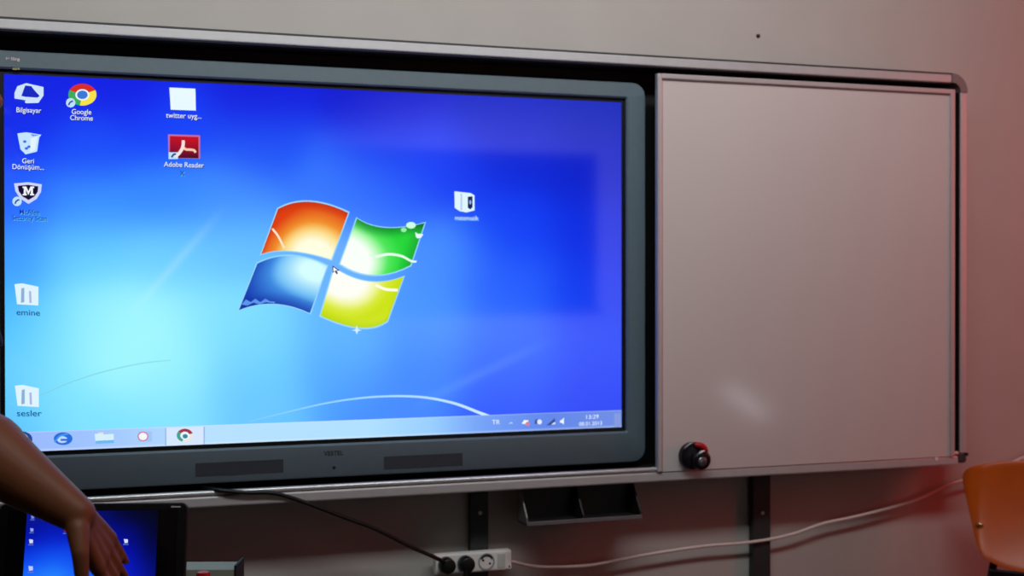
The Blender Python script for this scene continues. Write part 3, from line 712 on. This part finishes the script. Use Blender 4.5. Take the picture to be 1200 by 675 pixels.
# red marker and pale box beside it
p = dep(238, 669, 2.40)
mk = thing('board_marker', 'red capped marker standing upright right of the laptop', 'marker', (p.x, p.y, dz))
bm = bmesh.new(); n = 24
def ring3(r, z): return [(r*math.cos(2*PI*k/n), r*math.sin(2*PI*k/n), z) for k in range(n)]
hM = p.z-dz
loft(bm, [ring3(.0105, 0), ring3(.012, .002), ring3(.012, hM-.055)]); obj('barrel', bm, m_ps, mk, smooth='auto')
bm = bmesh.new(); loft(bm, [ring3(.0132, hM-.056), ring3(.0132, hM-.008), ring3(.011, hM-.002), ring3(.006, hM)]); obj('cap', bm, m_red, mk, smooth='auto')
b0, b1 = dep(196, 667.5, 2.50), dep(277, 667.5, 2.50)
bxt = thing('document_box', 'pale grey-green document box behind the red marker', 'box', ((b0.x+b1.x)/2, (b0.y+b1.y)/2, dz), (0, 0, -YAW))
w = (b1-b0).length; hB = b0.z-dz
obj('body', boxm(-w/2, w/2-.004, 0, .07, 0, hB), m_box, bxt, bevel=.0015)
obj('edge_band', boxm(w/2-.004, w/2, -.001, .071, 0, hB+.008), m_boxe, bxt)

# ------------------------------------------------------------------ person at the left edge
sh = dep(-84, 250, 2.14); el = dep(-62, 499, 2.10); wr = dep(90, 603, 2.07)
fd = Vector((.88, .47, 0)).normalized(); rd = Vector((.47, -.88, 0)).normalized(); Z = Vector((0, 0, 1))
tc = sh-rd*.185                                        # chest centre at shoulder height
pel = Vector((tc.x-.12, tc.y-.03, .95))
ps = thing('person', 'person in a navy shirt at the left edge reaching a bare arm to the laptop', 'person', (pel.x, pel.y, 0))
O = Vector((pel.x, pel.y, 0))
def P_(v): return Vector(v)-O
body = bmesh.new()
neck = tc+Z*.07+fd*.01; head = dep(-85, 95, 2.13)
hq = Matrix((fd, -rd, Z)).transposed()                  # local x forward, y left, z up
def hp(x, y, z): return P_(head+hq @ Vector((x, y, z)))
# torso and legs
capsule(body, P_(tc-Z*.10-rd*.08), P_(tc-Z*.10+rd*.08), .105, .105); capsule(body, P_(tc-Z*.02-rd*.16), P_(tc-Z*.02+rd*.16), .05, .05)
capsule(body, P_(tc-Z*.12), P_(pel+Z*.08), .115, .115); capsule(body, P_(pel-rd*.07), P_(pel+rd*.07), .115, .115)
capsule(body, P_(neck-Z*.05), P_(head-Z*.06), .06, .054)
for s in (-1, 1):
    hip = pel+rd*s*.09; kn = Vector((hip.x-.01, hip.y, .50))+rd*s*.01; an = Vector((kn.x-.02, kn.y, .09))
    capsule(body, P_(hip), P_(kn), .082, .055); capsule(body, P_(kn), P_(an), .055, .038); capsule(body, P_(an-Z*.045), P_(an-Z*.045+fd*.14), .036, .03)
# head
sphere(body, hp(0, 0, .035), (.098, .077, .092), 24, hq); sphere(body, hp(.02, 0, -.045), (.072, .062, .075), 24, hq)
capsule(body, hp(.072, 0, -.095), hp(.06, 0, -.10), .022, .03); capsule(body, hp(.094, 0, .015), hp(.112, 0, -.022), .009, .015)
for s in (-1, 1):
    capsule(body, hp(.085, s*.012, .030), hp(.078, s*.045, .030), .012, .010); sphere(body, hp(-.005, s*.079, -.005), (.020, .009, .031), 14, hq); sphere(body, hp(.060, s*.04, -.02), (.028, .022, .022), 14, hq)
capsule(body, hp(.090, -.018, -.058), hp(.090, .018, -.058), .008, .008)
# left arm hanging
ls = tc-rd*.185; le = ls-Z*.30-rd*.03-fd*.02; lw = le-Z*.25+fd*.07
capsule(body, P_(ls), P_(le), .05, .042); capsule(body, P_(le), P_(lw), .042, .028)
def hand(wrist, fwd, back, side, scale=1., curl=.35, spread=.13, thumb_out=.75, thumb=None):
    """fwd: along the hand; back: out of the back of the hand; side: towards the thumb"""
    fwd, back, side = fwd.normalized(), back.normalized(), side.normalized()
    k = scale
    for o in (-.03, -.01, .01, .03):
        capsule(body, P_(wrist+fwd*.012*k+side*o*.55*k), P_(wrist+fwd*.092*k+side*o*1.05*k), .0155*k, .0128*k, 12)
    for o, ln in ((.031, .074), (.0105, .083), (-.0105, .077), (-.031, .060)):
        p0 = wrist+fwd*.090*k+side*o*1.05*k; a = 0.
        d0 = (fwd+side*o*spread*14).normalized(); rads = (.0098, .0089, .0080, .0070); p = p0
        for i, fr_ in enumerate((.45, .31, .24)):
            a += curl*(1 if i else .7); d = d0*math.cos(a)-back*math.sin(a); q = p+d*ln*fr_*k
            capsule(body, P_(p), P_(q), rads[i]*k, rads[i+1]*k, 12); p = q
    t0 = wrist+fwd*.022*k+side*.022*k; d1 = (fwd*.75+side*thumb_out-back*.25).normalized()
    t1 = t0+d1*.044*k; d2 = (fwd*.95+side*thumb_out*.35-back*.3).normalized(); t2 = t1+d2*.036*k; d3 = (fwd+side*.12-back*.3).normalized(); t3 = t2+d3*.028*k
    if thumb: t0, t1, t2, t3 = [Vector(t) for t in thumb]
    capsule(body, P_(t0), P_(t1), .0185*k, .0138*k, 12); capsule(body, P_(t1), P_(t2), .0138*k, .0112*k, 12); capsule(body, P_(t2), P_(t3), .0112*k, .0085*k, 12)
hand(lw, Vector((.1, .05, -1)), -rd, fd, .95)
# right arm reaching
capsule(body, P_(sh), P_(el), .050, .046, 20)
ax = wr-el
for t0, t1, r0, r1 in ((0, .30, .054, .064), (.30, .62, .064, .047), (.62, 1., .047, .030)):
    capsule(body, P_(el+ax*t0), P_(el+ax*t1), r0, r1, 20)
kn_ = dep(132, 663, 2.14)
fwd = (kn_-wr).normalized()
sd = (-RT*.16+UP*-.25-FW*.95); sd = (sd-fwd*sd.dot(fwd)).normalized()
bk2 = fwd.cross(sd); bk2 = bk2 if bk2.dot(-FW+UP*.3) > 0 else -bk2
hand(wr, fwd, bk2, sd, 1.02, .02, .03, .55, [dep(91, 620, 2.05), dep(94, 648, 2.03), dep(96, 676, 2.03), dep(102, 700, 2.035)])
remeshed('body', body, m_skin, ps, .0042, 5)
# eyes, lips, hair
for s in (-1, 1):
    bm = bmesh.new(); sphere(bm, hp(.078, s*.031, .008), .0125, 16); e_ = obj('eye', bm, m_eye, ps, smooth=True)
    bm = bmesh.new(); sphere(bm, hp(.0875, s*.031, .007), (.0048, .006, .006), 12, hq); obj('iris', bm, m_iris, e_, smooth=True)
bm = bmesh.new(); capsule(bm, hp(.0955, -.017, -.0585), hp(.0955, .017, -.0585), .0045, .0045, 10); obj('mouth', bm, m_lip, ps, smooth=True)
bm = bmesh.new(); sphere(bm, hp(-.012, 0, .048), (.104, .087, .092), 28, hq); sphere(bm, hp(-.05, 0, .0), (.062, .078, .085), 24, hq); sphere(bm, hp(.045, 0, .095), (.052, .064, .036), 20, hq)
hair = remeshed('hair', bm, m_hair, ps, .006, 3)
# shirt
bm = bmesh.new()
capsule(bm, P_(tc-Z*.10-rd*.085), P_(tc-Z*.10+rd*.085), .122, .122); capsule(bm, P_(tc-Z*.02-rd*.165), P_(tc-Z*.02+rd*.165), .064, .064)
capsule(bm, P_(tc-Z*.12), P_(pel+Z*.02), .132, .134); capsule(bm, P_(pel-rd*.07), P_(pel+rd*.07), .128, .128)
slv = sh+(el-sh)*.66
capsule(bm, P_(sh), P_(sh+(el-sh)*.3), .070, .076, 20); cyl(bm, P_(sh+(el-sh)*.3), P_(slv), .076, .098, 20)
capsule(bm, P_(ls), P_(ls+(le-ls)*.4), .066, .07, 20); cyl(bm, P_(ls+(le-ls)*.4), P_(ls+(le-ls)*.72), .07, .076, 20)
capsule(bm, P_(neck-Z*.055), P_(neck-Z*.02), .078, .072, 20)
remeshed('shirt', bm, m_navy, ps, .008, 4)
bm = bmesh.new()
capsule(bm, P_(pel-rd*.07-Z*.02), P_(pel+rd*.07-Z*.02), .124, .124)
for s in (-1, 1):
    hip = pel+rd*s*.09; kn = Vector((hip.x-.01, hip.y, .50))+rd*s*.01; an = Vector((kn.x-.02, kn.y, .09))
    capsule(bm, P_(hip), P_(kn), .096, .076, 20); cyl(bm, P_(kn), P_(an-Z*.02), .076, .066, 20); sphere(bm, P_(kn), .076)
remeshed('trousers', bm, m_trous, ps, .009, 4)
for s in (-1, 1):
    hip = pel+rd*s*.09; kn = Vector((hip.x-.01, hip.y, .50))+rd*s*.01; an = Vector((kn.x-.02, kn.y, .09))
    bm = bmesh.new(); b_ = Vector((an.x, an.y, .045)); capsule(bm, P_(b_-fd*.05), P_(b_+fd*.15), .043, .038); sphere(bm, P_(b_+Z*.035), (.045, .045, .04))
    for v in bm.verts: v.co.z = max(v.co.z, .004)
    remeshed('shoe', bm, m_shoe, ps, .006, 2)

# ------------------------------------------------------------------ rear board (seen mirrored in the display glass)
def mirror(px, py, Y):
    p = at(px, py, YS); d = ray(px, py); d = Vector((d.x, -d.y, d.z)); return p+d*((Y-p.y)/d.y)
q0, q1, q2 = mirror(330, 181, RY0), mirror(697, 181, RY0), mirror(600, 356, RY0)
xa, xb = sorted((q0.x, q1.x))
rb = thing('chalkboard', 'dark chalkboard on the rear wall behind the viewer, mirrored in the display', 'chalkboard', ((xa+xb)/2, RY0, q2.z))
for nm, b, m in (('writing_surface', (xa, xb, RY0+.002, RY0+.02, q2.z, q1.z), m_noti), ('chalk_ledge', (xa, xb, RY0+.002, RY0+.06, q2.z-.03, q2.z-.004), m_steel)):
    o = obj(nm, boxm(*b), m, rb); o.location = (-(xa+xb)/2, -RY0, -q2.z)

# ------------------------------------------------------------------ lights
def area(name, loc, aim, sx, sy, power, col):
    l = bpy.data.lights.new(name, 'AREA'); l.shape = 'RECTANGLE'; l.size = sx; l.size_y = sy; l.energy = power; l.color = col
    o = bpy.data.objects.new(name, l); COL.objects.link(o); o.location = loc
    o.rotation_euler = (Vector(aim)-Vector(loc)).to_track_quat('-Z', 'Y').to_euler(); return o
l1 = area('ceiling_lamp_front', (.85, -1.66, 2.96), (.85, 0, 2.0), 2.8, .4, 20.6, (.97, .985, .985)); l1.data.spread = math.radians(114)
l2 = area('ceiling_lamp_rear', (2.2, -4.7, 2.98), (xb+.2, RY0, 1.0), 1.8, .4, 44, (.96, 1, .98)); l2.data.spread = math.radians(76)
area('red_curtain_daylight', (4.1, -1.2, 1.85), (2.5, 0, 1.45), .8, 1.5, 15, (1, .09, .08))
def bounce(px, py, t):
    p = at(px, py, YW); d = ray(px, py); d = Vector((d.x, -d.y, d.z)).normalized(); return p+d*t
g0, g1 = bounce(852, 455, 3.2), bounce(896, 487, 3.2); gc = (g0+g1)/2
gl = bpy.data.lights.new('panel_streak_light', 'AREA'); gl.shape = 'RECTANGLE'; gl.size = (g1-g0).length; gl.size_y = .06; gl.energy = .24; gl.color = (.86, .88, 1)  # small unseen light added so the white panel mirrors a pale streak
go = bpy.data.objects.new('panel_streak_light', gl); COL.objects.link(go)
gz = (gc-at(874, 471, YW)).normalized(); gx = (g1-g0).normalized(); gx = (gx-gz*gx.dot(gz)).normalized()
gm = Matrix((gx, gz.cross(gx), gz)).transposed().to_4x4(); gm.translation = gc; go.matrix_world = gm
w_ = bpy.data.worlds.new('world'); S.world = w_; w_.use_nodes = True
w_.node_tree.nodes['Background'].inputs[0].default_value = (.02, .02, .02, 1)

S.view_settings.view_transform = 'Standard'; S.view_settings.look = 'None'
S.view_settings.gamma = 1; S.view_settings.use_curve_mapping = False
S.view_settings.exposure = 0
